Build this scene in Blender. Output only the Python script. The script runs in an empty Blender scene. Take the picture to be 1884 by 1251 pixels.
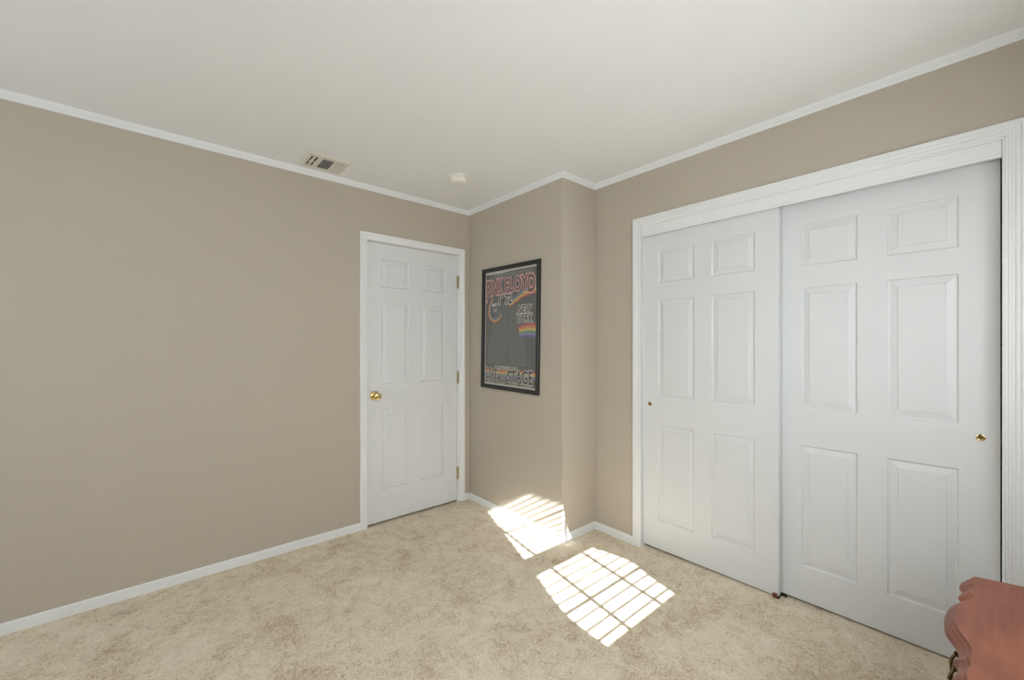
import bpy, bmesh, math
from mathutils import Vector, Matrix, Euler

scene = bpy.context.scene
COL = scene.collection

# ------------------------------------------------------------------ camera
F_PX, CX, CY, IW, IH = 764.04, 945.24, 637.03, 1884.0, 1251.0
CAM_H = 1.2844
cam_data = bpy.data.cameras.new('camera')
cam_data.sensor_fit = 'HORIZONTAL'
cam_data.sensor_width = 36.0
cam_data.lens = 36.0 * F_PX / IW
cam_data.shift_x = -(CX - IW / 2) / IW
cam_data.shift_y = (CY - IH / 2) / IW
cam_data.clip_start = 0.02
cam = bpy.data.objects.new('camera', cam_data)
cam.location = (0, 0, CAM_H)
cam.rotation_euler = (math.radians(90), 0, math.radians(48.8997 - 90))
COL.objects.link(cam)
scene.camera = cam

# ------------------------------------------------------------------ view, sky, sun
scene.view_settings.view_transform = 'Standard'
scene.view_settings.look = 'None'
scene.view_settings.gamma = 1.0
scene.view_settings.use_curve_mapping = False
scene.view_settings.exposure = -0.15
scene.cycles.max_bounces = 16
scene.cycles.diffuse_bounces = 8

SKY_STRENGTH = 6.9
SUN_STRENGTH = 42.0
world = bpy.data.worlds.new('sky')
scene.world = world
world.use_nodes = True
wnt = world.node_tree
bg = wnt.nodes['Background']
bg.inputs['Color'].default_value = (0.855, 0.945, 1.05, 1)
bg.inputs['Strength'].default_value = SKY_STRENGTH

SUN_DIR = Vector((0.183, 1.0, -0.60)).normalized()
sun_data = bpy.data.lights.new('sun', 'SUN')
sun_data.energy = SUN_STRENGTH
sun_data.angle = math.radians(0.36)
sun_data.color = (0.94, 0.975, 1.0)
sun = bpy.data.objects.new('sun', sun_data)
sun.rotation_euler = SUN_DIR.to_track_quat('-Z', 'Y').to_euler()
sun.location = (0.8, -6, 5)
COL.objects.link(sun)

# ------------------------------------------------------------------ room dimensions
XR, XP, XC = -1.90, 2.0234, 2.3568          # rear wall, poster wall, closet wall
YL, YJ, YW = 2.8917, 1.8345, -0.42          # left wall, jog face, window wall
H = 2.425
YG = -0.50                                  # glass plane of the sunny window
R_FILL = (1.10, 2.45, 0.88, 2.03)            # unseen rear window added for fill light: y0, y1, z0, z1


def portal(name, loc, rot, sx, sy):
    d = bpy.data.lights.new(name, 'AREA')
    d.shape = 'RECTANGLE'
    d.size, d.size_y = sx, sy
    d.cycles.is_portal = True
    o = bpy.data.objects.new(name, d)
    o.location = loc
    o.rotation_euler = rot
    COL.objects.link(o)


portal('rear_fill_portal', (XR - 0.13, (R_FILL[0] + R_FILL[1]) / 2, (R_FILL[2] + R_FILL[3]) / 2),
       (math.radians(90), 0, math.radians(-90)), R_FILL[1] - R_FILL[0], R_FILL[3] - R_FILL[2])
portal('side_fill_portal', (0.42, -0.56, 1.40), (math.radians(90), 0, 0), 0.98, 1.25)  # guides sky light through the added side window
portal('sunny_window_portal', (1.49, -0.56, 1.40), (math.radians(90), 0, 0), 0.84, 0.95)

# ------------------------------------------------------------------ materials


def srgb(r, g, b):
    f = lambda c: (c / 255) / 12.92 if c / 255 <= 0.04045 else ((c / 255 + 0.055) / 1.055) ** 2.4
    return (f(r), f(g), f(b), 1)


def mat(name, color, rough=0.6, metal=0.0, spec=0.5, coat=0.0):
    m = bpy.data.materials.new(name)
    m.use_nodes = True
    b = m.node_tree.nodes['Principled BSDF']
    b.inputs['Base Color'].default_value = color
    b.inputs['Roughness'].default_value = rough
    b.inputs['Metallic'].default_value = metal
    b.inputs['Specular IOR Level'].default_value = spec
    b.inputs['Coat Weight'].default_value = coat
    return m


def noise_bump(m, scale, strength, dist, detail=3):
    nt = m.node_tree
    tc = nt.nodes.new('ShaderNodeTexCoord')
    n = nt.nodes.new('ShaderNodeTexNoise')
    n.inputs['Scale'].default_value = scale
    n.inputs['Detail'].default_value = detail
    bu = nt.nodes.new('ShaderNodeBump')
    bu.inputs['Strength'].default_value = strength
    bu.inputs['Distance'].default_value = dist
    nt.links.new(tc.outputs['Object'], n.inputs['Vector'])
    nt.links.new(n.outputs['Fac'], bu.inputs['Height'])
    nt.links.new(bu.outputs['Normal'], nt.nodes['Principled BSDF'].inputs['Normal'])


M = {}
M['wall'] = mat('wall_paint', (0.47, 0.42, 0.345, 1), 0.75, spec=0.25)
noise_bump(M['wall'], 220, 0.08, 0.002)
M['ceiling'] = mat('ceiling_paint', (0.80, 0.80, 0.79, 1), 0.9, spec=0.1)
noise_bump(M['ceiling'], 160, 0.08, 0.002)
M['white'] = mat('white_gloss_paint', (0.76, 0.77, 0.765, 1), 0.38, spec=0.4)
M['door_white'] = mat('white_door_paint', (0.675, 0.685, 0.685, 1), 0.42, spec=0.4)
noise_bump(M['door_white'], 60, 0.02, 0.002)
M['brass'] = mat('polished_brass', (0.72, 0.56, 0.24, 1), 0.16, 1.0)
M['brass_dull'] = mat('aged_brass', (0.42, 0.36, 0.20, 1), 0.34, 1.0)
M['brass_antique'] = mat('antique_brass', (0.17, 0.125, 0.06, 1), 0.33, 1.0)
M['dark'] = mat('duct_shade', (0.018, 0.016, 0.014, 1), 0.9)
M['ivory'] = mat('ivory_enamel', (0.69, 0.665, 0.59, 1), 0.45)
M['plastic'] = mat('ivory_plastic', (0.82, 0.80, 0.73, 1), 0.4)
M['led'] = mat('detector_lens', (0.75, 0.74, 0.68, 1), 0.25)
M['frame_black'] = mat('black_frame', (0.014, 0.013, 0.012, 1), 0.32)
M['brown_plastic'] = mat('brown_plastic', (0.17, 0.042, 0.016, 1), 0.4)
M['black_plastic'] = mat('black_plastic', (0.02, 0.018, 0.015, 1), 0.5)
M['slat'] = mat('white_blind_slat', (0.82, 0.82, 0.80, 1), 0.5)
M['exterior'] = mat('sun_block_pale', (0.6, 0.6, 0.58, 1), 0.9)


def carpet_material():
    m = bpy.data.materials.new('beige_carpet')
    m.use_nodes = True
    nt = m.node_tree
    b = nt.nodes['Principled BSDF']
    b.inputs['Roughness'].default_value = 1.0
    b.inputs['Specular IOR Level'].default_value = 0.05
    b.inputs['Sheen Weight'].default_value = 0.15
    tc = nt.nodes.new('ShaderNodeTexCoord')

    def noise(scale, detail, rough, dist=0.0):
        n = nt.nodes.new('ShaderNodeTexNoise')
        n.inputs['Scale'].default_value = scale
        n.inputs['Detail'].default_value = detail
        n.inputs['Roughness'].default_value = rough
        n.inputs['Distortion'].default_value = dist
        nt.links.new(tc.outputs['Object'], n.inputs['Vector'])
        return n.outputs['Fac']

    def math_node(op, a, b_, clamp=False):
        n = nt.nodes.new('ShaderNodeMath')
        n.operation = op
        n.use_clamp = clamp
        for i, v in enumerate((a, b_)):
            if isinstance(v, (int, float)):
                n.inputs[i].default_value = v
            else:
                nt.links.new(v, n.inputs[i])
        return n.outputs[0]
    big = noise(3.6, 4, 0.65, 0.4)
    mid = noise(14, 5, 0.75, 0.6)
    fine = noise(95, 4, 0.75, 1.2)
    tuft = noise(330, 2, 0.6, 0.8)
    s = math_node('MULTIPLY', big, 0.40)
    s = math_node('ADD', s, math_node('MULTIPLY', mid, 0.50))
    s = math_node('ADD', s, math_node('MULTIPLY', fine, 0.80))
    s = math_node('ADD', s, math_node('MULTIPLY', tuft, 0.50))
    ramp = nt.nodes.new('ShaderNodeValToRGB')
    e = ramp.color_ramp.elements
    e[0].position, e[0].color = 0.34, (0.42, 0.310, 0.190, 1)
    e[1].position, e[1].color = 0.72, (0.90, 0.82, 0.66, 1)
    k = ramp.color_ramp.elements.new(0.53)
    k.color = (0.785, 0.675, 0.500, 1)
    nt.links.new(math_node('SUBTRACT', s, 0.56), ramp.inputs['Fac'])
    nt.links.new(ramp.outputs['Color'], b.inputs['Base Color'])
    bu = nt.nodes.new('ShaderNodeBump')
    bu.inputs['Strength'].default_value = 0.6
    bu.inputs['Distance'].default_value = 0.010
    h = math_node('ADD', math_node('MULTIPLY', fine, 0.7), math_node('MULTIPLY', tuft, 0.6))
    nt.links.new(h, bu.inputs['Height'])
    nt.links.new(bu.outputs['Normal'], b.inputs['Normal'])
    return m


def wood_material():
    m = mat('mahogany', (0.3, 0.1, 0.06, 1), 0.42, coat=0.08, spec=0.3)
    nt = m.node_tree
    b = nt.nodes['Principled BSDF']
    b.inputs['Coat Roughness'].default_value = 0.3
    tc = nt.nodes.new('ShaderNodeTexCoord')
    mp = nt.nodes.new('ShaderNodeMapping')
    mp.inputs['Scale'].default_value = (2.2, 26, 26)
    n = nt.nodes.new('ShaderNodeTexNoise')
    n.inputs['Scale'].default_value = 2.4
    n.inputs['Detail'].default_value = 7
    n.inputs['Roughness'].default_value = 0.65
    n.inputs['Distortion'].default_value = 0.4
    nt.links.new(tc.outputs['Object'], mp.inputs['Vector'])
    nt.links.new(mp.outputs['Vector'], n.inputs['Vector'])
    n2 = nt.nodes.new('ShaderNodeTexNoise')
    n2.inputs['Scale'].default_value = 5.0
    n2.inputs['Detail'].default_value = 3
    nt.links.new(tc.outputs['Object'], n2.inputs['Vector'])
    mx = nt.nodes.new('ShaderNodeMath')
    mx.operation = 'MULTIPLY_ADD'
    nt.links.new(n2.outputs['Fac'], mx.inputs[0])
    mx.inputs[1].default_value = 0.7
    ad = nt.nodes.new('ShaderNodeMath')
    ad.operation = 'MULTIPLY'
    nt.links.new(n.outputs['Fac'], ad.inputs[0])
    ad.inputs[1].default_value = 0.5
    nt.links.new(ad.outputs[0], mx.inputs[2])
    r = nt.nodes.new('ShaderNodeValToRGB')
    e = r.color_ramp.elements
    e[0].position, e[0].color = 0.40, (0.175, 0.058, 0.034, 1)
    e[1].position, e[1].color = 0.80, (0.345, 0.118, 0.068, 1)
    nt.links.new(mx.outputs[0], r.inputs['Fac'])
    nt.links.new(r.outputs['Color'], b.inputs['Base Color'])
    return m


def glass_material(name, ior):
    m = bpy.data.materials.new(name)
    m.use_nodes = True
    nt = m.node_tree
    nt.nodes.clear()
    out = nt.nodes.new('ShaderNodeOutputMaterial')
    mix = nt.nodes.new('ShaderNodeMixShader')
    tr = nt.nodes.new('ShaderNodeBsdfTransparent')
    gl = nt.nodes.new('ShaderNodeBsdfGlossy')
    gl.inputs['Roughness'].default_value = 0.02
    fr = nt.nodes.new('ShaderNodeFresnel')
    fr.inputs['IOR'].default_value = ior
    geo = nt.nodes.new('ShaderNodeNewGeometry')      # the pane reflects at its outer face only
    sub = nt.nodes.new('ShaderNodeMath')
    sub.operation = 'SUBTRACT'
    sub.inputs[0].default_value = 1.0
    mul = nt.nodes.new('ShaderNodeMath')
    mul.operation = 'MULTIPLY'
    nt.links.new(geo.outputs['Backfacing'], sub.inputs[1])
    nt.links.new(sub.outputs[0], mul.inputs[0])
    nt.links.new(fr.outputs[0], mul.inputs[1])
    nt.links.new(mul.outputs[0], mix.inputs[0])
    nt.links.new(tr.outputs[0], mix.inputs[1])
    nt.links.new(gl.outputs[0], mix.inputs[2])
    nt.links.new(mix.outputs[0], out.inputs[0])
    return m


def sheer_material():  # translucency added so the sunlit curtains spread soft fill light
    m = bpy.data.materials.new('sheer_white_cloth')
    m.use_nodes = True
    nt = m.node_tree
    nt.nodes.clear()
    out = nt.nodes.new('ShaderNodeOutputMaterial')
    mix = nt.nodes.new('ShaderNodeMixShader')
    mix.inputs[0].default_value = 0.60
    d = nt.nodes.new('ShaderNodeBsdfDiffuse')
    t = nt.nodes.new('ShaderNodeBsdfTranslucent')
    for n_ in (d, t):
        n_.inputs['Color'].default_value = (0.90, 0.90, 0.89, 1)
    nt.links.new(d.outputs[0], mix.inputs[1])
    nt.links.new(t.outputs[0], mix.inputs[2])
    nt.links.new(mix.outputs[0], out.inputs[0])
    return m


M['cloth'] = sheer_material()
M['carpet'] = carpet_material()
M['wood'] = wood_material()
M['window_glass'] = glass_material('window_glass', 1.45)
M['picture_glass'] = glass_material('picture_glass', 2.3)

# ------------------------------------------------------------------ mesh helpers


def obj(name, bm, materials, parent=None, smooth=None, loc=None):
    bmesh.ops.recalc_face_normals(bm, faces=bm.faces[:])
    me = bpy.data.meshes.new(name)
    bm.to_mesh(me)
    bm.free()
    for m in (materials if isinstance(materials, (list, tuple)) else [materials]):
        me.materials.append(m)
    if smooth is not None:
        me.polygons.foreach_set('use_smooth', [True] * len(me.polygons))
        me.set_sharp_from_angle(angle=math.radians(smooth))
    o = bpy.data.objects.new(name, me)
    COL.objects.link(o)
    if parent:
        o.parent = parent
    if loc is not None:
        o.location = loc
    return o


def struct(name, bm, materials, label=None, category=None, **k):
    o = obj(name, bm, materials, **k)
    o['kind'] = 'structure'
    if label:
        o['label'] = label
        o['category'] = category
    return o


def tag(o, label, category, group=None):
    o['label'] = label
    o['category'] = category
    if group:
        o['group'] = group
    return o


def thing(name, loc, label, category, rot=(0, 0, 0)):
    o = bpy.data.objects.new(name, None)
    o.empty_display_size = 0.05
    o.location = loc
    o.rotation_euler = rot
    COL.objects.link(o)
    return tag(o, label, category)


def box(bm, x0, x1, y0, y1, z0, z1, bevel=0.0, mi=0):
    vs = [bm.verts.new((x, y, z)) for x in (x0, x1) for y in (y0, y1) for z in (z0, z1)]
    idx = [(0, 1, 3, 2), (4, 6, 7, 5), (0, 4, 5, 1), (2, 3, 7, 6), (0, 2, 6, 4), (1, 5, 7, 3)]
    fs = [bm.faces.new([vs[i] for i in f]) for f in idx]
    for f in fs:
        f.material_index = mi
    if bevel:
        es = list({e for f in fs for e in f.edges})
        bmesh.ops.bevel(bm, geom=es, offset=bevel, segments=2, affect='EDGES', profile=0.5)
    return fs


def lathe(bm, profile, n=32, axis='Z', origin=(0, 0, 0)):
    """profile: [(radius, along)]; revolves around the axis through origin."""
    ox, oy, oz = origin
    rings = []
    for r, h in profile:
        ring = []
        for i in range(n):
            a = 2 * math.pi * i / n
            c, s = r * math.cos(a), r * math.sin(a)
            p = {'Z': (c, s, h), 'Y': (c, h, s), 'X': (h, c, s)}[axis]
            ring.append(bm.verts.new((p[0] + ox, p[1] + oy, p[2] + oz)))
        rings.append(ring)
    for a, b in zip(rings, rings[1:]):
        for i in range(n):
            bm.faces.new((a[i], a[(i + 1) % n], b[(i + 1) % n], b[i]))
    for ring in (rings[0], rings[-1]):
        bm.faces.new(ring)


def tube(bm, pts, radius, n=10):
    """pts: list of points; radius: number or list."""
    pts = [Vector(p) for p in pts]
    rings = []
    up = Vector((0.123, 0.357, 0.926)).normalized()
    for i, p in enumerate(pts):
        d = (pts[min(i + 1, len(pts) - 1)] - pts[max(i - 1, 0)]).normalized()
        a = d.cross(up).normalized()
        b = d.cross(a).normalized()
        r = radius[i] if isinstance(radius, (list, tuple)) else radius
        rings.append([bm.verts.new(p + a * r * math.cos(2 * math.pi * k / n) + b * r * math.sin(2 * math.pi * k / n))
                      for k in range(n)])
    for a, b in zip(rings, rings[1:]):
        for i in range(n):
            bm.faces.new((a[i], a[(i + 1) % n], b[(i + 1) % n], b[i]))
    bm.faces.new(rings[0])
    bm.faces.new(rings[-1])


def loft(bm, rings, closed=False, cap=True):
    vs = [[bm.verts.new(p) for p in r] for r in rings]
    n = len(vs[0])
    for a, b in zip(vs, vs[1:]):
        for i in range(n if closed else n - 1):
            j = (i + 1) % n
            bm.faces.new((a[i], a[j], b[j], b[i]))
    if cap:
        bm.faces.new(vs[0])
        bm.faces.new(vs[-1])
    return vs


def catmull(pts, n):
    out = []
    P = [Vector(p) for p in pts]
    for i in range(len(P) - 1):
        p0, p1, p2, p3 = P[max(i - 1, 0)], P[i], P[i + 1], P[min(i + 2, len(P) - 1)]
        for k in range(n):
            t = k / n
            out.append(0.5 * ((2 * p1) + (p2 - p0) * t + (2 * p0 - 5 * p1 + 4 * p2 - p3) * t * t
                              + (3 * p1 - p0 - 3 * p2 + p3) * t ** 3))
    out.append(P[-1])
    return out


# ------------------------------------------------------------------ room shell
WT = 0.13
# hall door opening, closet opening
HD = dict(x0=1.147, x1=1.902, top=2.031)
CL = dict(y0=-0.030, y1=1.460, top=2.043)

bm = bmesh.new()
box(bm, XR - WT, XC + 0.9, YW - 0.15, YL + 0.6, -0.12, 0.0)
ys_f = [YW, 0.0, 0.70, 1.20, 1.459]
hs_f = [0.026, 0.026, 0.019, 0.012, 0.008]       # the carpet climbs a little onto the closet track strip
rows_f = []
for y_, h_ in zip(ys_f, hs_f):
    rows_f.append([bm.verts.new((XC - 0.22, y_, 0.0004)), bm.verts.new((XC - 0.10, y_, h_ * 0.35)), bm.verts.new((XC - 0.012, y_, h_)), bm.verts.new((XC + 0.20, y_, h_)), bm.verts.new((XC + 0.20, y_, -0.02)), bm.verts.new((XC - 0.22, y_, -0.02))])
for a_, b_ in zip(rows_f, rows_f[1:]):
    for i in range(6):
        j = (i + 1) % 6
        bm.faces.new((a_[i], a_[j], b_[j], b_[i]))
bm.faces.new(rows_f[0])
bm.faces.new(rows_f[-1])
struct('floor', bm, M['carpet'])

bm = bmesh.new()
box(bm, XR - WT, XC + 0.9, YW - 0.15, YL + 0.6, H, H + 0.12)
struct('ceiling', bm, M['ceiling'])

bm = bmesh.new()
box(bm, XR - WT, HD['x0'] - 0.002, YL, YL + WT, 0, H)
box(bm, HD['x1'] + 0.002, XP + 0.05, YL, YL + WT, 0, H)
box(bm, HD['x0'] - 0.002, HD['x1'] + 0.002, YL, YL + WT, HD['top'] + 0.002, H)
box(bm, HD['x0'] - 0.3, HD['x1'] + 0.3, YL + WT + 0.04, YL + WT + 0.08, 0, H)     # hallway side
box(bm, HD['x0'] - 0.3, HD['x0'] - 0.26, YL + WT, YL + WT + 0.04, 0, H)
box(bm, HD['x1'] + 0.26, HD['x1'] + 0.3, YL + WT, YL + WT + 0.04, 0, H)
struct('wall_left', bm, M['wall'])

bm = bmesh.new()      # boxed-out corner carrying the poster, with its short return face
vsb = [(XP, YL + WT), (XP, YJ), (XC + 0.1, YJ), (XC + 0.1, YL + WT)]
lo = [bm.verts.new((x, y, 0)) for x, y in vsb]
hi = [bm.verts.new((x, y, H)) for x, y in vsb]
for i in range(4):
    j = (i + 1) % 4
    bm.faces.new((lo[i], lo[j], hi[j], hi[i]))
bm.faces.new(lo)
bm.faces.new(hi)
edge = [e for e in bm.edges if {v.index for v in e.verts} is not None and
        all(abs(v.co.x - XP) < 1e-6 and abs(v.co.y - YJ) < 1e-6 for v in e.verts)]
bmesh.ops.bevel(bm, geom=edge, offset=0.008, segments=4, affect='EDGES', profile=0.5)
struct('wall_far', bm, M['wall'], smooth=30)

bm = bmesh.new()
box(bm, XC, XC + WT, CL['y1'] + 0.012, YJ, 0, H)
box(bm, XC, XC + WT, YW - 0.12, CL['y0'] - 0.012, 0, H)
box(bm, XC, XC + WT, CL['y0'] - 0.012, CL['y1'] + 0.012, CL['top'] + 0.008, H)
struct('wall_right', bm, M['wall'])

bm = bmesh.new()      # closet interior shell
box(bm, XC + 0.62, XC + 0.66, YW, YJ + 0.1, 0, H)
box(bm, XC + WT, XC + 0.62, YW - 0.04, YW, 0, H)
box(bm, XC + WT, XC + 0.62, YJ, YJ + 0.04, 0, H)
struct('wall_closet', bm, M['wall'])

# window wall with the sunny window and an added side window for fill
GX0, GX1 = 1.073, 1.904
GZ = (0.93, 1.314, 1.392, 1.86)
bm = bmesh.new()
wx0, wx1, wz0, wz1 = GX0 - 0.05, GX1 + 0.05, GZ[0] - 0.06, GZ[3] + 0.05
SX0, SX1, SZ0, SZ1 = -0.07, 0.91, 0.78, 2.03
box(bm, XR - WT, SX0, YW - 0.15, YW, 0, H)
box(bm, SX1, wx0, YW - 0.15, YW, 0, H)
box(bm, SX0, SX1, YW - 0.15, YW, 0, SZ0)
box(bm, SX0, SX1, YW - 0.15, YW, SZ1, H)
box(bm, wx1, XC + 0.05, YW - 0.15, YW, 0, H)
box(bm, wx0, wx1, YW - 0.15, YW, 0, wz0)
box(bm, wx0, wx1, YW - 0.15, YW, wz1, H)
struct('wall_front', bm, M['wall'])

# rear wall with an unseen window added for soft fill light
bm = bmesh.new()
ry0, ry1, rz0, rz1 = R_FILL
box(bm, XR - WT, XR, YW - 0.15, ry0, 0, H)
box(bm, XR - WT, XR, ry1, YL + WT, 0, H)
box(bm, XR - WT, XR, ry0, ry1, 0, rz0)
box(bm, XR - WT, XR, ry0, ry1, rz1, H)
struct('wall_rear', bm, M['wall'])

bm = bmesh.new()      # unseen slab added outside to keep direct sun off the rear window
box(bm, XR - 2.2, XR - WT, YW - 0.15, YW - 0.02, -0.3, 3.4)
struct('wall_sun_block', bm, M['exterior'])

# windows: the sunny one, then two unseen ones added for fill light
bm = bmesh.new()


def bars(bm, x0, x1, z0, z1, t, y0, y1):
    box(bm, x0 - t, x0, y0, y1, z0 - t, z1 + t)
    box(bm, x1, x1 + t, y0, y1, z0 - t, z1 + t)
    box(bm, x0, x1, y0, y1, z0 - t, z0)
    box(bm, x0, x1, y0, y1, z1, z1 + t)


bars(bm, GX0, GX1, GZ[0], GZ[3], 0.05, YG - 0.03, YG + 0.03)
box(bm, GX0, GX1, YG - 0.03, YG + 0.03, GZ[1], GZ[2])
win = struct('window_1', bm, M['white'])
bm = bmesh.new()
for mx_ in (1.350, 1.627):
    box(bm, mx_ - 0.010, mx_ + 0.010, YG - 0.008, YG + 0.008, GZ[0], GZ[1])
    box(bm, mx_ - 0.010, mx_ + 0.010, YG - 0.008, YG + 0.008, GZ[2], GZ[3])
for mz_ in (1.102, 1.612):
    box(bm, GX0, GX1, YG - 0.0075, YG + 0.0075, mz_ - 0.005, mz_ + 0.005)
obj('muntin_grid', bm, M['white'], win)
bm = bmesh.new()
box(bm, GX0, GX1, YG - 0.015, YG - 0.012, GZ[0], GZ[3])
obj('glass', bm, M['window_glass'], win)

bm = bmesh.new()
bars(bm, SX0 + 0.05, SX1 - 0.05, SZ0 + 0.05, SZ1 - 0.05, 0.05, YG - 0.03, YG + 0.03)
box(bm, SX0 + 0.05, SX1 - 0.05, YG - 0.03, YG + 0.03, 1.36, 1.42)
fill_side = struct('fill_window_side', bm, M['white'])  # unseen side window, added to bring more light from the front
bm = bmesh.new()
box(bm, SX0 + 0.03, SX1 - 0.03, YG - 0.015, YG - 0.012, SZ0 + 0.03, SZ1 - 0.03)
obj('glass', bm, M['window_glass'], fill_side)

bm = bmesh.new()
for (a, b, c, d) in ((ry0, ry0 + 0.05, rz0, rz1), (ry1 - 0.05, ry1, rz0, rz1), ((ry0 + ry1) / 2 - 0.03, (ry0 + ry1) / 2 + 0.03, rz0, rz1),
                     (ry0, ry1, rz0, rz0 + 0.05), (ry0, ry1, rz1 - 0.05, rz1), (ry0, ry1, 1.40, 1.44)):
    box(bm, XR - 0.09, XR - 0.04, a, b, c, d)
fill_rear = struct('fill_window_rear', bm, M['white'])  # unseen window added as a soft fill source
bm = bmesh.new()
box(bm, XR - 0.068, XR - 0.064, ry0 + 0.01, ry1 - 0.01, rz0 + 0.01, rz1 - 0.01)
obj('glass', bm, M['window_glass'], fill_rear)

# ------------------------------------------------------------------ mouldings
ROOM = [(XR, YL), (XP, YL), (XP, YJ), (XC, YJ), (XC, YW), (XR, YW)]
SIDES = ['left', 'far', 'return', 'right', 'front', 'rear']


def edge_normal(i):
    a, b = Vector(ROOM[i]), Vector(ROOM[(i + 1) % 6])
    d = (b - a).normalized()
    return d, Vector((d.y, -d.x))


def run(bm, i, profile, start=None, end=None):
    """sweep a (out, z) profile along wall i; mitred at the room corners unless start / end give a cut."""
    d, n = edge_normal(i)
    _, n_prev = edge_normal((i - 1) % 6)
    _, n_next = edge_normal((i + 1) % 6)
    a, b = Vector(ROOM[i]), Vector(ROOM[(i + 1) % 6])
    r0, r1 = [], []
    for o, z in profile:
        p = (a + n * o + n_prev * o) if start is None else a + d * start + n * o
        q = (b + n * o + n_next * o) if end is None else a + d * end + n * o
        r0.append((p.x, p.y, z))
        r1.append((q.x, q.y, z))
    loft(bm, [r0, r1], closed=True, cap=True)


ct = H
crown = [(0, ct - 0.039), (0.006, ct - 0.039), (0.0075, ct - 0.036), (0.0075, ct - 0.029), (0.0095, ct - 0.027),
         (0.0095, ct - 0.023), (0.0115, ct - 0.0205), (0.0115, ct - 0.014), (0.0135, ct - 0.0115), (0.0150, ct - 0.004), (0.0150, ct), (0, ct)]
for i in range(6):
    bm = bmesh.new()
    run(bm, i, crown)
    struct('trim_%d' % (i + 1), bm, M['white'])

bt = 0.052
base = [(0, 0), (0.011, 0), (0.011, bt - 0.020), (0.0095, bt - 0.017), (0.0095, bt - 0.013), (0.0075, bt - 0.009), (0.006, bt - 0.002), (0.004, bt), (0, bt)]
plain = [(0, 0), (0.010, 0), (0.010, bt - 0.004), (0.007, bt), (0, bt)]
H_OUT, C_OUT = 0.0525, 0.0600       # casing widths
bm = bmesh.new()
run(bm, 0, plain, end=HD['x0'] - H_OUT - XR)
run(bm, 0, plain, start=HD['x1'] + H_OUT + 0.016 - XR)
struct('baseboard_left', bm, M['white'])
for i in (1, 2):
    bm = bmesh.new()
    run(bm, i, base)
    struct('baseboard_' + SIDES[i], bm, M['white'])
bm = bmesh.new()
run(bm, 3, base, end=YJ - (CL['y1'] + C_OUT))
run(bm, 3, base, start=YJ - (CL['y0'] - C_OUT))
struct('baseboard_right', bm, M['white'])
for i in (4, 5):
    bm = bmesh.new()
    run(bm, i, plain)
    struct('baseboard_' + SIDES[i], bm, M['white'])


def casing(bm, a0, a1, top, profile, place):
    """door casing: profile [(outward from opening, proud of wall)], mitred corners."""
    loops = []
    for o, p in profile:
        loops.append([place(a0 - o, p, 0), place(a0 - o, p, top + o), place(a1 + o, p, top + o), place(a1 + o, p, 0)])
    rings = [[l[k] for l in loops] for k in range(4)]
    loft(bm, rings, closed=True, cap=True)


prof_hall = [(0, 0), (0, 0.008), (0.004, 0.010), (0.007, 0.008), (0.016, 0.010), (0.034, 0.0125), (0.038, 0.0155), (0.0505, 0.0155), (H_OUT, 0.013), (H_OUT, 0)]
bm = bmesh.new()
casing(bm, HD['x0'], HD['x1'] + 0.016, HD['top'] + 0.006, prof_hall, lambda a, p, z: (a, YL - p, z))
struct('trim_7', bm, M['white'])
# jamb behind the hall door
bm = bmesh.new()
box(bm, HD['x0'] - 0.002, HD['x0'] + 0.001, YL + 0.001, YL + WT, 0, HD['top'] + 0.002)
box(bm, HD['x1'] - 0.0005, HD['x1'] + 0.0155, YL - 0.002, YL + WT, 0, HD['top'] + 0.002)
box(bm, HD['x0'], HD['x1'], YL + 0.001, YL + WT, HD['top'] - 0.001, HD['top'] + 0.006)
struct('trim_8', bm, M['white'])

prof_closet = [(0, 0), (0, 0.0085), (0.003, 0.0105), (0.0065, 0.0105), (0.0085, 0.0080), (0.013, 0.0080), (0.0155, 0.0105), (0.0225, 0.0105), (0.0250, 0.0085),
               (0.0300, 0.0085), (0.0330, 0.0125), (0.0400, 0.0125), (0.0430, 0.0105), (0.0460, 0.0140), (0.0570, 0.0140), (C_OUT, 0.0115), (C_OUT, 0)]
bm = bmesh.new()
casing(bm, CL['y0'], CL['y1'], CL['top'], prof_closet, lambda a, p, z: (XC - p, a, z))
struct('trim_9', bm, M['white'])
# closet jambs and header fascia that hides the track
bm = bmesh.new()
box(bm, XC - 0.004, XC + WT, CL['y1'], CL['y1'] + 0.012, 0, CL['top'] + 0.008)
box(bm, XC - 0.004, XC + WT, CL['y0'] - 0.012, CL['y0'], 0, CL['top'] + 0.008)
box(bm, XC - 0.004, XC + WT, CL['y0'], CL['y1'], CL['top'], CL['top'] + 0.008)
struct('trim_10', bm, M['white'])
bm = bmesh.new()
fz = 1.981
pf = [(XC - 0.003, CL['top']), (XC - 0.003, fz + 0.012), (XC - 0.0045, fz + 0.010), (XC - 0.0045, fz + 0.002), (XC - 0.003, fz), (XC + 0.012, fz), (XC + 0.012, CL['top'])]
loft(bm, [[(x, CL['y0'] + 0.001, z) for x, z in pf], [(x, CL['y1'] - 0.001, z) for x, z in pf]], closed=True)
struct('trim_11', bm, M['white'])

# ------------------------------------------------------------------ six-panel doors


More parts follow.
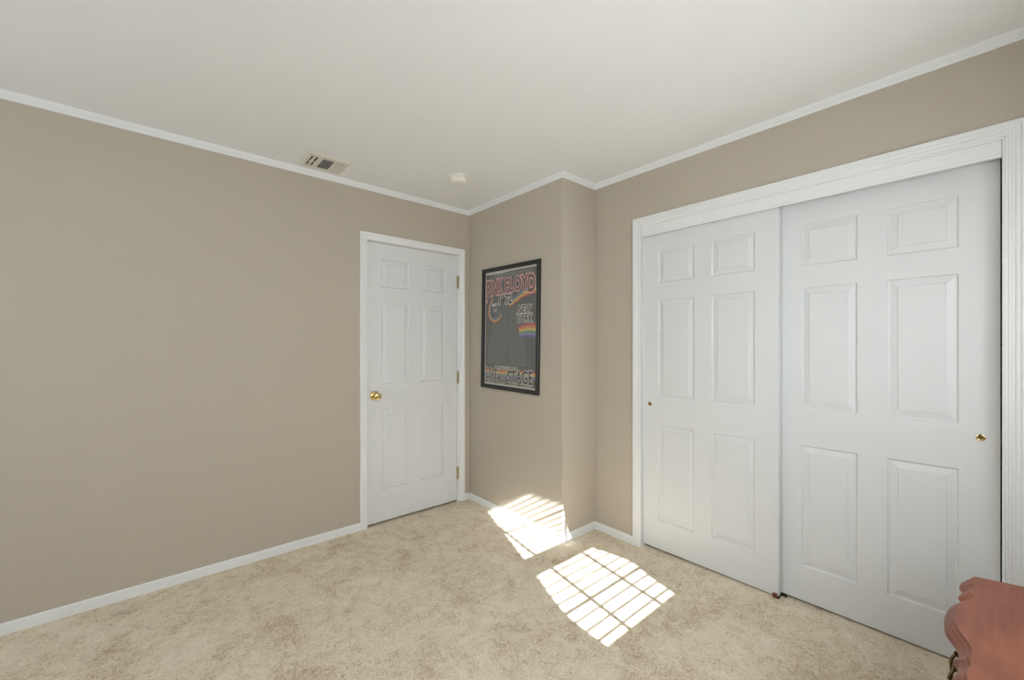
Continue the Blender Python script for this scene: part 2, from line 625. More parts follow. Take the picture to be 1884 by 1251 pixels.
def door_bm(w, z0, z1, thick, cols, rows):
    """front face at y=0 looking to -y; cols [(x0,x1)], rows [(z0,z1)] are the panel rectangles."""
    bm = bmesh.new()
    xs = sorted({0, w, *[c for p in cols for c in p]})
    zs = sorted({z0, z1, *[c for p in rows for c in p]})
    cache = {}

    def v(x, y, z):
        k = (round(x, 5), round(y, 5), round(z, 5))
        if k not in cache:
            cache[k] = bm.verts.new((x, y, z))
        return cache[k]
    pans = {(c, r) for c in cols for r in rows}
    for xa, xb in zip(xs, xs[1:]):
        for za, zb in zip(zs, zs[1:]):
            if ((xa, xb), (za, zb)) in pans:
                continue
            bm.faces.new((v(xa, 0, za), v(xb, 0, za), v(xb, 0, zb), v(xa, 0, zb)))
    steps = [(0, 0), (0.0018, 0.0040), (0.0045, 0.0072), (0.0085, 0.0080), (0.0110, 0.0072), (0.0335, 0.0022), (0.0350, 0.0003)]
    for (xa, xb), (za, zb) in pans:
        prev = None
        for ins, dep in steps:
            ring = [v(xa + ins, dep, za + ins), v(xb - ins, dep, za + ins), v(xb - ins, dep, zb - ins), v(xa + ins, dep, zb - ins)]
            if prev:
                for i in range(4):
                    j = (i + 1) % 4
                    bm.faces.new((prev[i], prev[j], ring[j], ring[i]))
            prev = ring
        bm.faces.new(prev)
    # sides and back
    for xa, xb in zip(xs, xs[1:]):
        for z in (z0, z1):
            bm.faces.new((v(xa, 0, z), v(xb, 0, z), v(xb, thick, z), v(xa, thick, z)))
        for za, zb in zip(zs, zs[1:]):
            bm.faces.new((v(xa, thick, za), v(xb, thick, za), v(xb, thick, zb), v(xa, thick, zb)))
    for x in (0, w):
        for za, zb in zip(zs, zs[1:]):
            bm.faces.new((v(x, 0, za), v(x, 0, zb), v(x, thick, zb), v(x, thick, za)))
    return bm


# hall door
dx0 = HD['x0'] + 0.003
dw = HD['x1'] - 0.003 - dx0
bm = door_bm(dw, 0.018, HD['top'] - 0.004, 0.035,
             [(1.257 - dx0, 1.470 - dx0), (1.575 - dx0, 1.786 - dx0)], [(0.247, 0.828), (1.010, 1.604), (1.712, 1.914)])
hall = struct('door_1', bm, M['door_white'], 'white six-panel hall door with a brass knob beside the framed poster', 'door', loc=(dx0, YL + 0.001, 0))
KX, KZ = 1.204 - dx0, 0.930
bm = bmesh.new()
lathe(bm, [(0.0335, 0.0), (0.0335, -0.003), (0.030, -0.007), (0.024, -0.009), (0.0135, -0.0105), (0.0125, -0.028),
           (0.0165, -0.034), (0.0235, -0.040), (0.0265, -0.048), (0.0255, -0.056), (0.0215, -0.0615), (0.014, -0.0640), (0.0075, -0.0640), (0.006, -0.0625)],
      n=36, axis='Y', origin=(KX, 0, KZ))
kn = obj('door_knob', bm, M['brass'], hall, smooth=35)
kn['label'] = 'round polished brass knob'
for hz0, hz1 in ((1.761, 1.864), (0.977, 1.075), (0.188, 0.288)):
    bm = bmesh.new()
    hx = HD['x1'] - dx0 + 0.001
    n_k = 5
    for k in range(n_k):
        a = hz0 + (hz1 - hz0) * k / n_k
        b = hz0 + (hz1 - hz0) * (k + 1) / n_k
        lathe(bm, [(0.0058, a + 0.0006), (0.0066, a + 0.0014), (0.0066, b - 0.0014), (0.0058, b - 0.0006)], n=14, origin=(hx - 0.0005, -0.0055, 0))
    lathe(bm, [(0.0045, hz1), (0.0055, hz1 + 0.002), (0.0028, hz1 + 0.0065)], n=12, origin=(hx - 0.0005, -0.0055, 0))
    box(bm, hx + 0.002, hx + 0.013, -0.0045, -0.0028, hz0, hz1)
    hg = obj('hinge', bm, M['brass_dull'], hall, smooth=35)
    hg['label'] = 'brass butt hinge'
bm = bmesh.new()
box(bm, -0.0035, -0.0005, 0.004, 0.02, KZ - 0.028, KZ + 0.028)
obj('latch_plate', bm, M['brass_dull'], hall)

# sliding closet doors: built facing -y, then turned to face -x (local x runs to world -y)
ROWS = [(0.203, 0.797), (0.977, 1.573), (1.678, 1.883)]


def closet_door(name, xf, ya, yb, cols, pull_y, pull_z, label, zb):
    w = ya - yb
    bm = door_bm(w, zb, 2.000, 0.034, [(ya - c0, ya - c1) for c0, c1 in cols], ROWS)
    d = struct(name, bm, M['door_white'], label, 'door', loc=(xf, ya, 0))
    d.rotation_euler = (0, 0, math.radians(-90))
    px_ = ya - pull_y
    bm = bmesh.new()
    lathe(bm, [(0.0070, -0.0006), (0.0088, -0.0012), (0.0105, -0.0022), (0.0125, -0.0018), (0.0132, 0.0004), (0.0120, 0.0004)], n=30, axis='Y', origin=(px_, 0, pull_z))
    # open ring: drop the caps
    caps = [f for f in bm.faces if len(f.verts) > 4]
    bmesh.ops.delete(bm, geom=caps, context='FACES_ONLY')
    pull = obj('finger_pull', bm, M['brass'], d, smooth=40)
    pull['label'] = 'small round brass finger pull'
    bm = bmesh.new()
    lathe(bm, [(0.0074, -0.0008), (0.0066, 0.0), (0.0040, 0.0002), (0.001, 0.0003)], n=24, axis='Y', origin=(px_, -0.0004, pull_z))
    obj('cup', bm, M['brass_antique'], pull, smooth=40)
    return d


XF1, XF2 = XC + 0.0200, XC + 0.0600
closet_door('door_2', XF1, CL['y1'] - 0.001, 0.6985, [(1.357, 1.131), (1.031, 0.808)], 1.413, 0.922,
            'white six-panel sliding closet door nearer the poster, in the front track', 0.0255)
closet_door('door_3', XF2, 0.735, CL['y0'] + 0.0035, [(0.612, 0.396), (0.294, 0.081)], 0.023, 0.931,
            'white six-panel sliding closet door nearer the chest, set in the rear track', 0.0330)

# little guide on the carpet where the two closet doors meet
g = thing('door_guide', (XC + 0.012, 0.697, 0.0185), 'small brown plastic door guide on the carpet where the closet doors meet', 'door guide')
bm = bmesh.new()
box(bm, -0.006, 0.003, 0.004, 0.025, 0.0, 0.022, bevel=0.0015)
obj('front_block', bm, M['brown_plastic'], g)
bm = bmesh.new()
box(bm, -0.006, 0.060, -0.004, 0.022, 0.0, 0.006, bevel=0.001)
box(bm, 0.040, 0.0455, -0.026, -0.004, 0.0, 0.013, bevel=0.001)
o = obj('rear_tongue', bm, M['black_plastic'], g)
o['label'] = 'black tongue behind the front door'

# ------------------------------------------------------------------ ceiling vent
VX0, VX1, VY0, VY1 = 0.692, 0.936, 2.603, 2.842
v = thing('ceiling_vent', ((VX0 + VX1) / 2, (VY0 + VY1) / 2, H), 'ivory metal air vent with three louvre banks on the ceiling', 'vent')
hw, hd = (VX1 - VX0) / 2, (VY1 - VY0) / 2
bm = bmesh.new()          # flange: outer rim slopes to the flat face, with three openings


def ring_frame(bm, a, b, za, zb):
    """sloped rim from rectangle a (half sizes) to rectangle b"""
    ra = [bm.verts.new((sx * a[0], sy * a[1], za)) for sx, sy in ((-1, -1), (1, -1), (1, 1), (-1, 1))]
    rb = [bm.verts.new((sx * b[0], sy * b[1], zb)) for sx, sy in ((-1, -1), (1, -1), (1, 1), (-1, 1))]
    for i in range(4):
        j = (i + 1) % 4
        bm.faces.new((ra[i], ra[j], rb[j], rb[i]))


ring_frame(bm, (hw, hd), (hw, hd), 0, -0.0022)
ring_frame(bm, (hw, hd), (hw - 0.013, hd - 0.013), -0.0022, -0.0095)
# face plate made of bars around the louvre banks
ix, iy = hw - 0.013, hd - 0.013
BANK_Y = (-0.074, 0.074)
banks = [(-0.094, -0.041), (-0.030, 0.034), (0.045, 0.094)]
fz0, fz1 = -0.0095, -0.0080
box(bm, -ix, ix, BANK_Y[1], iy, fz0, fz1)
box(bm, -ix, ix, -iy, BANK_Y[0], fz0, fz1)
for a, b in ((-ix, banks[0][0]), (banks[0][1], banks[1][0]), (banks[1][1], banks[2][0]), (banks[2][1], ix)):
    box(bm, a, b, BANK_Y[0], BANK_Y[1], fz0, fz1)
obj('flange', bm, M['ivory'], v)
bm = bmesh.new()
box(bm, -0.098, 0.098, -0.080, 0.080, -0.0008, 0.0)  # near-black sheet paints the shade inside the duct
obj('duct_shade_sheet', bm, M['dark'], v)


def blade(bm, along, c, a0, a1, tilt, width=0.016, t=0.0010, zc=-0.0085):
    """a tilted strip; along='x' or 'y', centre c on the other axis"""
    ca, sa = math.cos(tilt), math.sin(tilt)
    pts = []
    for u, w_ in ((-width / 2, -t / 2), (width / 2, -t / 2), (width / 2, t / 2), (-width / 2, t / 2)):
        pts.append((c + u * ca - w_ * sa, zc + u * sa + w_ * ca))
    if along == 'x':
        loft(bm, [[(a0, p, z) for p, z in pts], [(a1, p, z) for p, z in pts]], closed=True)
    else:
        loft(bm, [[(p, a0, z) for p, z in pts], [(p, a1, z) for p, z in pts]], closed=True)


for k in range(7):
    bm = bmesh.new()
    yc = BANK_Y[0] + 0.0105 + k * 0.0212
    blade(bm, 'x', yc, banks[1][0], banks[1][1], math.radians(40), width=0.0150)
    obj('louvre_blade', bm, M['ivory'], v)
for k in range(2):
    bm = bmesh.new()
    xc = banks[0][0] + 0.0165 + k * 0.0265
    blade(bm, 'y', xc, BANK_Y[0] + 0.004, BANK_Y[1], math.radians(12), width=0.0212)
    obj('louvre_blade', bm, M['ivory'], v)
for k in range(3):
    bm = bmesh.new()
    xc = banks[2][0] + 0.006 + k * 0.017
    blade(bm, 'y', xc, BANK_Y[0] + 0.006, BANK_Y[1] - 0.004, math.radians(-24), width=0.0168)
    obj('louvre_blade', bm, M['ivory'], v)
for bx in (0, 2):
    bm = bmesh.new()
    box(bm, banks[bx][0], banks[bx][1], -0.006, 0.006, -0.0102, -0.0090)
    obj('cross_bar', bm, M['ivory'], v)
for sx in (-1, 1):
    bm = bmesh.new()
    lathe(bm, [(0.0042, -0.0095), (0.0038, -0.0112), (0.0015, -0.0120)], n=14, origin=(sx * (ix - 0.007), 0, 0))
    obj('screw', bm, M['brass_dull'], v, smooth=40)

# ------------------------------------------------------------------ smoke detector
s = thing('smoke_detector', (1.558, 2.352, H), 'round ivory smoke detector on the ceiling near the corner', 'smoke detector')
bm = bmesh.new()
lathe(bm, [(0.067, 0.0), (0.0685, -0.003), (0.0685, -0.007), (0.066, -0.0095), (0.052, -0.0100)], n=48)
obj('base_ring', bm, M['plastic'], s, smooth=35)
bm = bmesh.new()
lathe(bm, [(0.0555, -0.0095), (0.0570, -0.014), (0.0565, -0.022), (0.0545, -0.0235), (0.0545, -0.026), (0.0555, -0.0275), (0.0545, -0.034),
           (0.0500, -0.0400), (0.0440, -0.0430), (0.0425, -0.0420), (0.0400, -0.0420), (0.0385, -0.0440), (0.020, -0.0455), (0.001, -0.0458)], n=48)
obj('cover', bm, M['plastic'], s, smooth=35)
bm = bmesh.new()
lathe(bm, [(0.0095, -0.0445), (0.0090, -0.0475), (0.0060, -0.0485), (0.0008, -0.0487)], n=24, origin=(0.004, -0.010, 0))
obj('test_button', bm, M['led'], s, smooth=35)

# ------------------------------------------------------------------ framed poster
PW, PH, PT = 0.655, 0.942, 0.020
p = thing('framed_poster', (XP - 0.001, 2.366, 1.4215), 'black framed rock concert poster hanging on the beige wall beside the hall door', 'poster')
p.rotation_mode = 'QUATERNION'
# local x -> world -y, local -y -> world -x; then 1.1 degrees clockwise as seen from the front
p.rotation_quaternion = (Matrix.Rotation(math.radians(-90), 3, 'Z') @ Matrix.Rotation(math.radians(1.1), 3, 'Y')).to_quaternion()
bm = bmesh.new()
fw = 0.031
fprof = [(0, 0), (0, -0.017), (0.002, -PT), (0.010, -PT), (0.022, -0.017), (fw, -0.0135), (fw, -0.006), (0.018, -0.006), (0.018, 0)]
rings = []
for sx, sz in ((-1, -1), (1, -1), (1, 1), (-1, 1)):
    rings.append([(sx * (PW / 2 - i_), y_, sz * (PH / 2 - i_)) for i_, y_ in fprof])
vv = [[bm.verts.new(q) for q in r] for r in rings]
for k in range(4):
    a, b = vv[k], vv[(k + 1) % 4]
    for i in range(len(fprof)):
        j = (i + 1) % len(fprof)
        bm.faces.new((a[i], a[j], b[j], b[i]))
obj('frame', bm, M['frame_black'], p)
bm = bmesh.new()
box(bm, -PW / 2 + 0.019, PW / 2 - 0.019, -0.0095, -0.0075, -PH / 2 + 0.019, PH / 2 - 0.019)
obj('glass', bm, M['picture_glass'], p)

# ---- the printed sheet: one mesh, several inks
INK = {}
inks = []


def ink(name, r, g, b):
    m = mat('ink_' + name, srgb(r, g, b), 0.7, spec=0.2)
    INK[name] = len(inks)
    inks.append(m)


ink('paper', 205, 200, 188)
ink('ground', 84, 82, 78)
ink('dome', 96, 96, 91)
ink('ring', 124, 122, 116)
ink('pale', 232, 226, 210)
ink('black', 26, 24, 22)
ink('pink', 232, 168, 164)
ink('maroon', 88, 62, 58)
ink('red', 196, 84, 76)
ink('orange', 206, 136, 84)
ink('yellow', 206, 184, 100)
ink('green', 104, 148, 96)
ink('blue', 124, 128, 172)
ink('violet', 104, 88, 128)
ink('strip', 148, 146, 134)
ink('rust', 122, 92, 84)

SHEET_Y = -0.0042
pm = bmesh.new()


def lay(k):
    return SHEET_Y - 0.00028 * k


def flat(pts, k, mi):
    f = pm.faces.new([pm.verts.new((x, lay(k), z)) for x, z in pts])
    f.material_index = INK[mi]


def ribbon(centre, widths, k, mi):
    """quad strip along centre [(x,z)] between perpendicular offsets widths=(a,b) (numbers, or functions of t)"""
    n = len(centre)
    pa, pb = [], []
    for i, c in enumerate(centre):
        d = (Vector(centre[min(i + 1, n - 1)]) - Vector(centre[max(i - 1, 0)])).normalized()
        nn = Vector((-d.y, d.x))
        t = i / (n - 1)
        wa, wb = [w(t) if callable(w) else w for w in widths]
        q, r = Vector(c) + nn * wa, Vector(c) + nn * wb
        pa.append(pm.verts.new((q.x, lay(k), q.y)))
        pb.append(pm.verts.new((r.x, lay(k), r.y)))
    for i in range(n - 1):
        f = pm.faces.new((pa[i], pa[i + 1], pb[i + 1], pb[i]))
        f.material_index = INK[mi]


_dg = None


def text(body, x0, z0, x1, z1, k, mi, grow=0.0, warp=None, bold=0.0):
    cu = bpy.data.curves.new('letters', 'FONT')
    cu.body = body
    cu.align_x = 'LEFT'
    cu.size = 1.0
    cu.offset = bold
    cu.resolution_u = 3
    cu.fill_mode = 'FRONT'
    ob = bpy.data.objects.new('letters', cu)
    COL.objects.link(ob)
    dg = bpy.context.evaluated_depsgraph_get()
    dg.update()
    me0 = bpy.data.meshes.new_from_object(ob.evaluated_get(dg))
    xs0 = [v_.co.x for v_ in me0.vertices]
    ys0 = [v_.co.y for v_ in me0.vertices]
    bx = (min(xs0), max(xs0), min(ys0), max(ys0))
    if grow:
        cu.offset = bold + grow
        dg = bpy.context.evaluated_depsgraph_get()
        dg.update()
        me = bpy.data.meshes.new_from_object(ob.evaluated_get(dg))
    else:
        me = me0
    vs = []
    for v_ in me.vertices:
        u = (v_.co.x - bx[0]) / (bx[1] - bx[0])
        w = (v_.co.y - bx[2]) / (bx[3] - bx[2])
        if warp:
            u, w = warp(u, w)
        vs.append(pm.verts.new((x0 + u * (x1 - x0), lay(k), z0 + w * (z1 - z0))))
    for f_ in me.polygons:
        try:
            f = pm.faces.new([vs[i] for i in f_.vertices])
            f.material_index = INK[mi]
        except ValueError:
            pass
    bpy.data.objects.remove(ob)
    if me is not me0:
        bpy.data.meshes.remove(me)
    bpy.data.meshes.remove(me0)
    bpy.data.curves.remove(cu)


hx_, hz_ = PW / 2 - 0.021, PH / 2 - 0.021
flat([(-hx_, -hz_), (hx_, -hz_), (hx_, hz_), (-hx_, hz_)], 0, 'paper')
ax, az0, az1 = 0.288, -0.428, 0.424          # printed area
flat([(-ax, az0), (ax, az0), (ax, az1 + 0.004), (0.0, az1 + 0.002), (-0.10, az1 - 0.006), (-ax, az1 - 0.002)], 1, 'ground')

# plain rounded grey dome with faint arcs in the middle
arc = [(0.225 * math.cos(a), -0.27 + 0.49 * math.sin(a)) for a in [math.pi * i / 40 for i in range(41)]]
flat([(x - 0.03, z) for x, z in arc], 2, 'dome')
for r in (0.30, 0.42, 0.54, 0.66, 0.78, 0.90):
    c = [(0.225 * r * math.cos(a) - 0.03, -0.27 + 0.49 * r * math.sin(a)) for a in [math.pi * i / 40 for i in range(41)]]
    ribbon(c, (-0.0016, 0.0016), 3, 'ring')
ribbon([(-0.26, -0.272), (0.0, -0.272), (0.23, -0.272)], (-0.0018, 0.0018), 3, 'ring')

RAIN = ['red', 'orange', 'yellow', 'green', 'blue', 'violet']


def rainbow(centre, total, k, flip=False, spread=None):
    n = len(RAIN)
    cols = RAIN if not flip else RAIN[::-1]
    for i, c in enumerate(cols):
        a, b = 0.5 - i / n, 0.5 - (i + 1) / n
        if spread:
            ribbon(centre, (lambda t, a=a: a * total * spread(t), lambda t, b=b: b * total * spread(t)), k, c)
        else:
            ribbon(centre, (a * total, b * total), k, c)


up = catmull([(-0.005, 0.178, 0), (0.06, 0.206, 0), (0.13, 0.240, 0), (0.20, 0.262, 0), (ax, 0.274, 0)], 8)
rainbow([(q.x, q.y) for q in up], 0.062, 4, flip=True, spread=lambda t: 0.75 + 0.35 * t)
left = catmull([(-0.195, 0.235, 0), (-0.232, 0.180, 0), (-0.240, 0.120, 0), (-0.215, 0.075, 0), (-0.165, 0.060, 0), (-0.115, 0.083, 0), (-0.095, 0.115, 0)], 8)
rainbow([(q.x, q.y) for q in left], 0.036, 4, flip=True, spread=lambda t: 0.45 + 0.55 * math.sin(math.pi * (0.15 + 0.8 * t)))
mid = [(0.115 + (ax - 0.115) * i / 8, -0.032 + 0.012 * math.sin(i / 8 * 2.5)) for i in range(9)]
rainbow(mid, 0.106, 4, spread=lambda t: 0.80 + 0.20 * t)
low = [(-ax + 2 * ax * i / 20, -0.345 - 0.004 * math.sin(i / 20 * 6.28)) for i in range(21)]
rainbow(low, 0.060, 3)


def outlined(body, x0, z0, x1, z1, warp=None, rim='pale', core='black', fill=None, bold=0.012, g=(0.075, 0.015)):
    text(body, x0, z0, x1, z1, 6, rim, g[0], warp, bold)
    text(body, x0, z0, x1, z1, 8, core, g[1], warp, bold)
    if fill:
        text(body, x0, z0, x1, z1, 10, fill, 0, warp, bold - 0.03)


# heading strip
text('DARK SIDE OF THE MOON TOUR', -0.238, 0.388, 0.258, 0.412, 5, 'strip', 0.10, None, 0.01)
text('DARK SIDE OF THE MOON TOUR', -0.238, 0.388, 0.258, 0.412, 6, 'black', 0.0, None, 0.0)


def wave_title(u, w):
    # letters hang lower at the far left, the last ones swell
    drop = -0.42 * max(0.0, 1 - u / 0.13) ** 1.2
    lift = 0.12 * math.sin(u * 5.2 + 0.6)
    swell = 1.0 + 0.16 * max(0, (u - 0.55) / 0.45)
    low_ = drop + lift - 0.18 * max(0, (u - 0.7) / 0.3)
    return u, low_ * (1 - w) + w * (swell + 0.5 * lift - 0.02)


outlined('PINK', -0.277, 0.262, -0.078, 0.372, lambda u, w: (u, (-0.42 * max(0, 1 - u / 0.35) ** 1.1) * (1 - w) + w * (0.97 + 0.06 * u)),
         'pink', 'maroon', 'rust')
outlined('FLOYD', -0.050, 0.262, 0.276, 0.372, lambda u, w: (u, (0.10 * math.sin(u * 3.6) - 0.22 * max(0, u - 0.45)) * (1 - w) + w * (0.98 + 0.10 * u)),
         'pink', 'maroon', 'rust')
outlined('1972', -0.122, 0.182, 0.030, 0.250, lambda u, w: (u, w * (1 + 0.06 * u)))
text('MAY', -0.205, 0.166, -0.130, 0.196, 6, 'pale', 0.0, lambda u, w: (u, w + 0.05 * u), 0.012)
text('1ST', -0.188, 0.124, -0.145, 0.152, 6, 'pale', 0.0, None, 0.012)
outlined('NEW', 0.098, 0.108, 0.238, 0.162, lambda u, w: (u + 0.03 * w, w))
outlined('YORK', 0.086, 0.040, 0.252, 0.096, lambda u, w: (u, w * (1 + 0.05 * u)))
outlined('CARNEGIE HALL', -0.168, -0.318, 0.112, -0.290, None, g=(0.075, 0.012), bold=0.0)
outlined('LIVE', -0.272, -0.396, -0.130, -0.312, lambda u, w: (u, w * (1.02 - 0.12 * u)), g=(0.06, 0.02), core='black', fill='rust')
outlined('ON', -0.098, -0.392, -0.040, -0.350, None, g=(0.07, 0.02), core='black')
outlined('STAGE', -0.010, -0.402, 0.262, -0.318, lambda u, w: (u, w * (0.96 + 0.16 * u) - 0.06 * u * (1 - w)), g=(0.055, 0.02), core='black', fill='maroon')
# four tiny illegible credit blocks along the foot
for (a, b) in ((-0.262, -0.160), (-0.140, -0.040), (0.0, 0.115), (0.140, 0.262)):
    x = a
    kk = 0
    while x < b:
        wdt = 0.006 + 0.003 * ((kk * 7) % 3)
        flat([(x, -0.427), (min(x + wdt, b), -0.427), (min(x + wdt, b), -0.407), (x, -0.407)], 5, 'strip')
        x += wdt + 0.0025
        kk += 1
me = bpy.data.meshes.new('printed_sheet')
pm.to_mesh(me)
pm.free()
for m_ in inks:
    me.materials.append(m_)
sheet = bpy.data.objects.new('printed_sheet', me)
COL.objects.link(sheet)
sheet.parent = p
sheet['label'] = 'dark grey printed sheet with lettering and rainbow ribbons'
bm = bmesh.new()
box(bm, -PW / 2 + 0.019, PW / 2 - 0.019, -0.0038, -0.0008, -PH / 2 + 0.019, PH / 2 - 0.019)
obj('backing_board', bm, M['black_plastic'], p)

# ------------------------------------------------------------------ mahogany chest with a scalloped top
CH_H = 0.560
K = (CAM_H - CH_H) / (CAM_H - 0.6)
chest = thing('chest', (1.36, -0.18, 0), 'reddish mahogany chest with a scalloped top in front of the closet', 'chest')
CXc, CYc = 1.36, -0.18


def fy(u):       # horizontal bearing of an outline point measured in the photograph, as y / x
    t = (u - CX) / F_PX
    return (-0.6574 * t + 0.7536) / (0.7536 * t + 0.6574)


# front outline from the right-hand end towards the middle: (x, y of the top edge, y of the lower lip)
S = [(1.952, 0.030, 0.046), (1.930, 0.038, 0.058), (1.900, 0.037, 0.063), (1.872, 0.031, 0.057), (1.852, 0.033, 0.052), (1.838, 0.038, 0.059), (1.815, 0.037, 0.062),
     (1.793, 0.031, 0.049), (1.768, 0.036, 0.050), (1.740, 0.050, 0.070), (1.700, 0.058, 0.079), (1.655, 0.0615, 0.082), (1.610, 0.0615, 0.081),
     (1.565, 0.055, 0.076), (1.530, 0.043, 0.063), (1.505, 0.034, 0.054), (1.480, 0.0285, 0.050), (1.455, 0.0295, 0.051), (1.437, 0.0335, 0.057),
     (1.422, 0.0300, 0.052), (1.405, 0.0285, 0.049), (1.380, 0.032, 0.053), (1.360, 0.034, 0.056)]
XE = 1.968                       # right-hand end of the top
mirror = [(2 * CXc - x, a, b) for x, a, b in S[-2::-1]]
front = S + mirror
inner = catmull([(x, a, 0) for x, a, b in front], 6)
outer = catmull([(x, b, 0) for x, a, b in front], 6)
end_in = catmull([(1.978, -0.395, 0), (1.985, -0.30, 0), (1.992, -0.20, 0), (1.990, -0.11, 0), (1.974, -0.045, 0), (1.964, -0.010, 0), (1.952, 0.030, 0)], 5)[:-1]
end_out = catmull([(1.990, -0.395, 0), (1.998, -0.30, 0), (2.004, -0.20, 0), (2.002, -0.11, 0), (1.987, -0.045, 0), (1.975, -0.010, 0), (1.964, 0.044, 0)], 5)[:-1]
inner = end_in + inner + [Vector((2 * CXc - q.x, q.y, 0)) for q in reversed(end_in)]
outer = end_out + outer + [Vector((2 * CXc - q.x, q.y, 0)) for q in reversed(end_out)]
prof = [(0.0, 0.0), (0.03, -0.0006), (0.06, -0.0040), (0.16, -0.0062), (0.40, -0.0085), (0.44, -0.0120), (0.50, -0.0135), (0.72, -0.0160), (0.90, -0.0205), (1.0, -0.0265), (1.0, -0.0310), (0.75, -0.0330)]
rings = []
for t, dz in prof:
    rings.append([((a.x + (b.x - a.x) * t) - CXc, (a.y + (b.y - a.y) * t) - CYc, CH_H + dz) for a, b in zip(inner, outer)])
bm = bmesh.new()
loft(bm, rings, closed=True, cap=True)
obj('top', bm, M['wood'], chest, smooth=28)


def body_front(x, inset=0.022):
    """y of the body front under the top at world x"""
    best = min(outer[len(end_out):-len(end_out)], key=lambda q: abs(q.x - x))
    return best.y - inset


# body: softly serpentine carcass
xs_b = [0.80 + (1.92 - 0.80) * i / 60 for i in range(61)]
fr = []
for x in xs_b:
    sm = sum(body_front(x + d_) for d_ in (-0.06, -0.03, 0, 0.03, 0.06)) / 5 - 0.020
    fr.append((x - CXc, sm - CYc))
outline = fr + [(1.92 - CXc, -0.385 - CYc), (0.80 - CXc, -0.385 - CYc)]
bm = bmesh.new()
zb = 0.20
loft(bm, [[(x, y, zb) for x, y in outline], [(x, y, CH_H - 0.0325) for x, y in outline]], closed=True)
obj('carcass', bm, M['wood'], chest, smooth=30)


def front_at(xl):
    return min(fr, key=lambda q: abs(q[0] - xl))[1]


# drawers, each with a brass bail pull
DR = [(-0.535, -0.02), (0.02, 0.535)]
for a, b in DR:
    pts = [q for q in fr if a <= q[0] <= b]
    bm = bmesh.new()
    ring0 = [(x, y + 0.007, z) for z in (0.285,) for x, y in pts]
    loop_lo = [(x, y + 0.008) for x, y in pts] + [(x, y - 0.012) for x, y in reversed(pts)]
    loft(bm, [[(x, y, 0.290) for x, y in loop_lo], [(x, y, 0.512) for x, y in loop_lo]], closed=True)
    dr = obj('drawer', bm, M['wood'], chest, smooth=40)
    centres = (math.copysign(0.207, a + b),)
    for pc in centres:
        yb = front_at(pc) + 0.008
        bm = bmesh.new()
        for sgn in (-1, 1):
            lathe(bm, [(0.0001, 0.0), (0.011, 0.0), (0.010, 0.003), (0.0055, 0.005), (0.0045, 0.016), (0.0065, 0.018), (0.0062, 0.024), (0.003, 0.026)], n=16, axis='Y',
                  origin=(pc + sgn * 0.038, yb, 0.470))
        bail = catmull([(pc - 0.038, yb + 0.021, 0.470), (pc - 0.043, yb + 0.029, 0.452), (pc - 0.036, yb + 0.031, 0.438), (pc - 0.015, yb + 0.029, 0.430), (pc, yb + 0.029, 0.427),
                        (pc + 0.015, yb + 0.029, 0.430), (pc + 0.036, yb + 0.031, 0.438), (pc + 0.043, yb + 0.029, 0.452), (pc + 0.038, yb + 0.021, 0.470)], 5)
        tube(bm, bail, 0.0036, 10)
        hd_ = obj('bail_pull', bm, M['brass_antique'], dr, smooth=50)
        hd_['label'] = 'antique brass bail pull'
# cabriole legs
for sx in (-1, 1):
    for sy in (-1, 1):
        bx, by = sx * 0.515, (0.165 if sy > 0 else -0.165)
        dx_, dy_ = sx * 0.7, sy * 0.7
        spine = [(0.300, 0.0, 0.040), (0.240, 0.012, 0.042), (0.190, 0.022, 0.038), (0.130, 0.012, 0.026), (0.075, -0.004, 0.017), (0.035, 0.004, 0.016), (0.015, 0.018, 0.024), (0.0, 0.020, 0.022)]
        bm = bmesh.new()
        rr = []
        for z, off, r in spine:
            rr.append([(bx + dx_ * off + r * math.cos(2 * math.pi * k / 16), by + dy_ * off + r * math.sin(2 * math.pi * k / 16), z) for k in range(16)])
        loft(bm, rr, closed=True)
        obj('leg', bm, M['wood'], chest, smooth=60)

# ------------------------------------------------------------------ dressing of the sunny window (behind the viewpoint)
b_ = thing('window_blind', (1.4885, -0.445, 0), 'white slatted blind hanging in the sunny window', 'blind')
bm = bmesh.new()
tilt = math.radians(-20.2)
ca, sa = math.cos(tilt), math.sin(tilt)
z = 0.940
while z < 1.90:
    pts = []
    for u, w_ in ((-0.024, -0.0014), (0.024, -0.0014), (0.024, 0.0014), (-0.024, 0.0014)):
        pts.append((u * ca - w_ * sa, z + u * sa + w_ * ca))
    loft(bm, [[(-0.430, y, zz) for y, zz in pts], [(0.430, y, zz) for y, zz in pts]], closed=True)
    z += 0.043
obj('slats', bm, M['slat'], b_)
bm = bmesh.new()
box(bm, -0.432, 0.432, -0.024, 0.024, 1.905, 1.950)
obj('headrail', bm, M['slat'], b_)

YCUR = -0.352
m1c = 1.775 - 0.183 * (1.82 - YCUR)
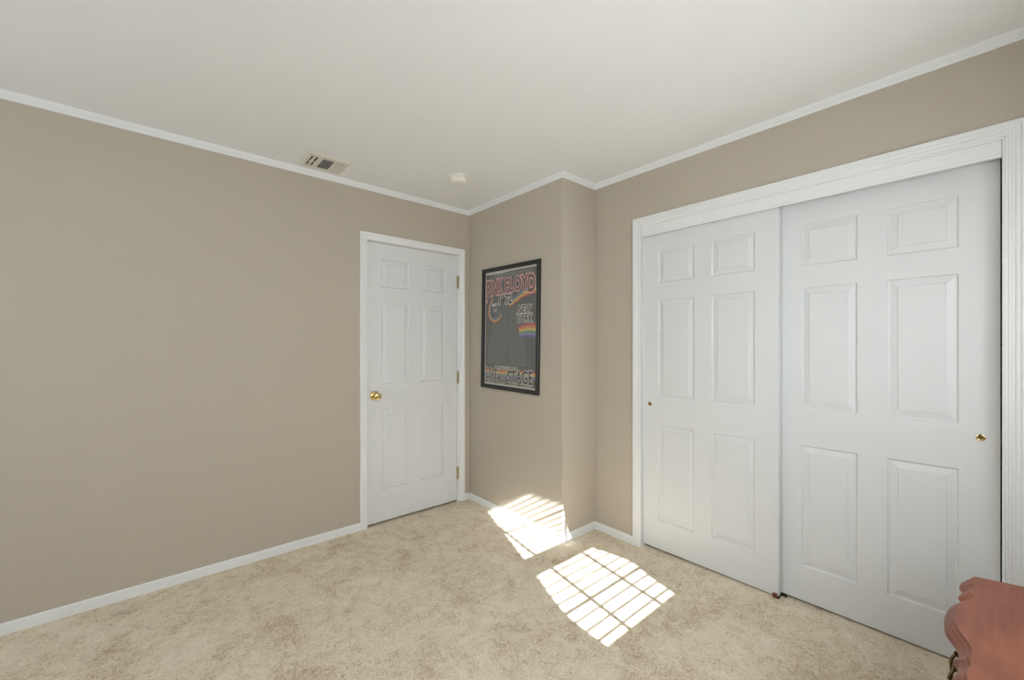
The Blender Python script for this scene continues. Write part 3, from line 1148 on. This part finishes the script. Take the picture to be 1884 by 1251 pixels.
# (floor-equivalent y, left edge, right edge) of the gap between the two curtains
GAP = [(0.60, -0.13, 0.37), (1.05, -0.165, 0.405), (1.26, -0.190, 0.425), (1.36, -0.186, 0.452), (1.42, -0.176, 0.455), (1.51, -0.158, 0.43),
       (1.69, -0.116, 0.362), (1.82, -0.090, 0.325), (2.27, 0.000, 0.240), (2.44, 0.035, 0.205), (2.58, 0.062, 0.180), (2.72, 0.09, 0.155), (2.95, 0.115, 0.125)]


def gap_at(z):
    yf = z / 0.60 + YCUR
    if yf <= GAP[0][0]:
        return GAP[0][1], GAP[0][2]
    for (y0, l0, r0), (y1, l1, r1) in zip(GAP, GAP[1:]):
        if yf <= y1:
            t = (yf - y0) / (y1 - y0)
            return l0 + (l1 - l0) * t, r0 + (r1 - r0) * t
    return GAP[-1][1], GAP[-1][2]


for side, lab in ((0, 'white curtain drawn back at the side of the sunny window nearer the room'), (1, 'white curtain drawn back at the side of the sunny window nearer the closet')):
    bm = bmesh.new()
    rows_ = []
    nz, nx = 50, (150 if side == 0 else 60)
    for iz in range(nz + 1):
        zz = 0.62 + (2.12 - 0.62) * iz / nz
        gl, gr = gap_at(zz)
        x_in = m1c + (gl if side == 0 else gr)
        x_out = -0.16 if side == 0 else 2.06  # left curtain widened over the added side window to diffuse its light
        rows_.append([bm.verts.new((x_in + (x_out - x_in) * i / nx, YCUR + 0.012 * math.sin(i / nx * math.pi * (34 if side == 0 else 14)), zz)) for i in range(nx + 1)])
    for r0, r1 in zip(rows_, rows_[1:]):
        for i in range(nx):
            bm.faces.new((r0[i], r0[i + 1], r1[i + 1], r1[i]))
    c_ = obj('curtain', bm, M['cloth'], smooth=80)
    tag(c_, lab, 'curtain')
rod = thing('curtain_rod', (0.95, YCUR, 2.125), 'white curtain rod above the sunny window', 'curtain rod')
bm = bmesh.new()
tube(bm, [(-1.18, 0, 0), (1.18, 0, 0)], 0.008, 12)
obj('rod', bm, M['white'], rod, smooth=50)
for sx in (-1, 1):
    bm = bmesh.new()
    box(bm, sx * 1.14 - 0.006, sx * 1.14 + 0.006, YW - YCUR, 0.0, -0.006, 0.006)
    obj('bracket', bm, M['white'], rod)
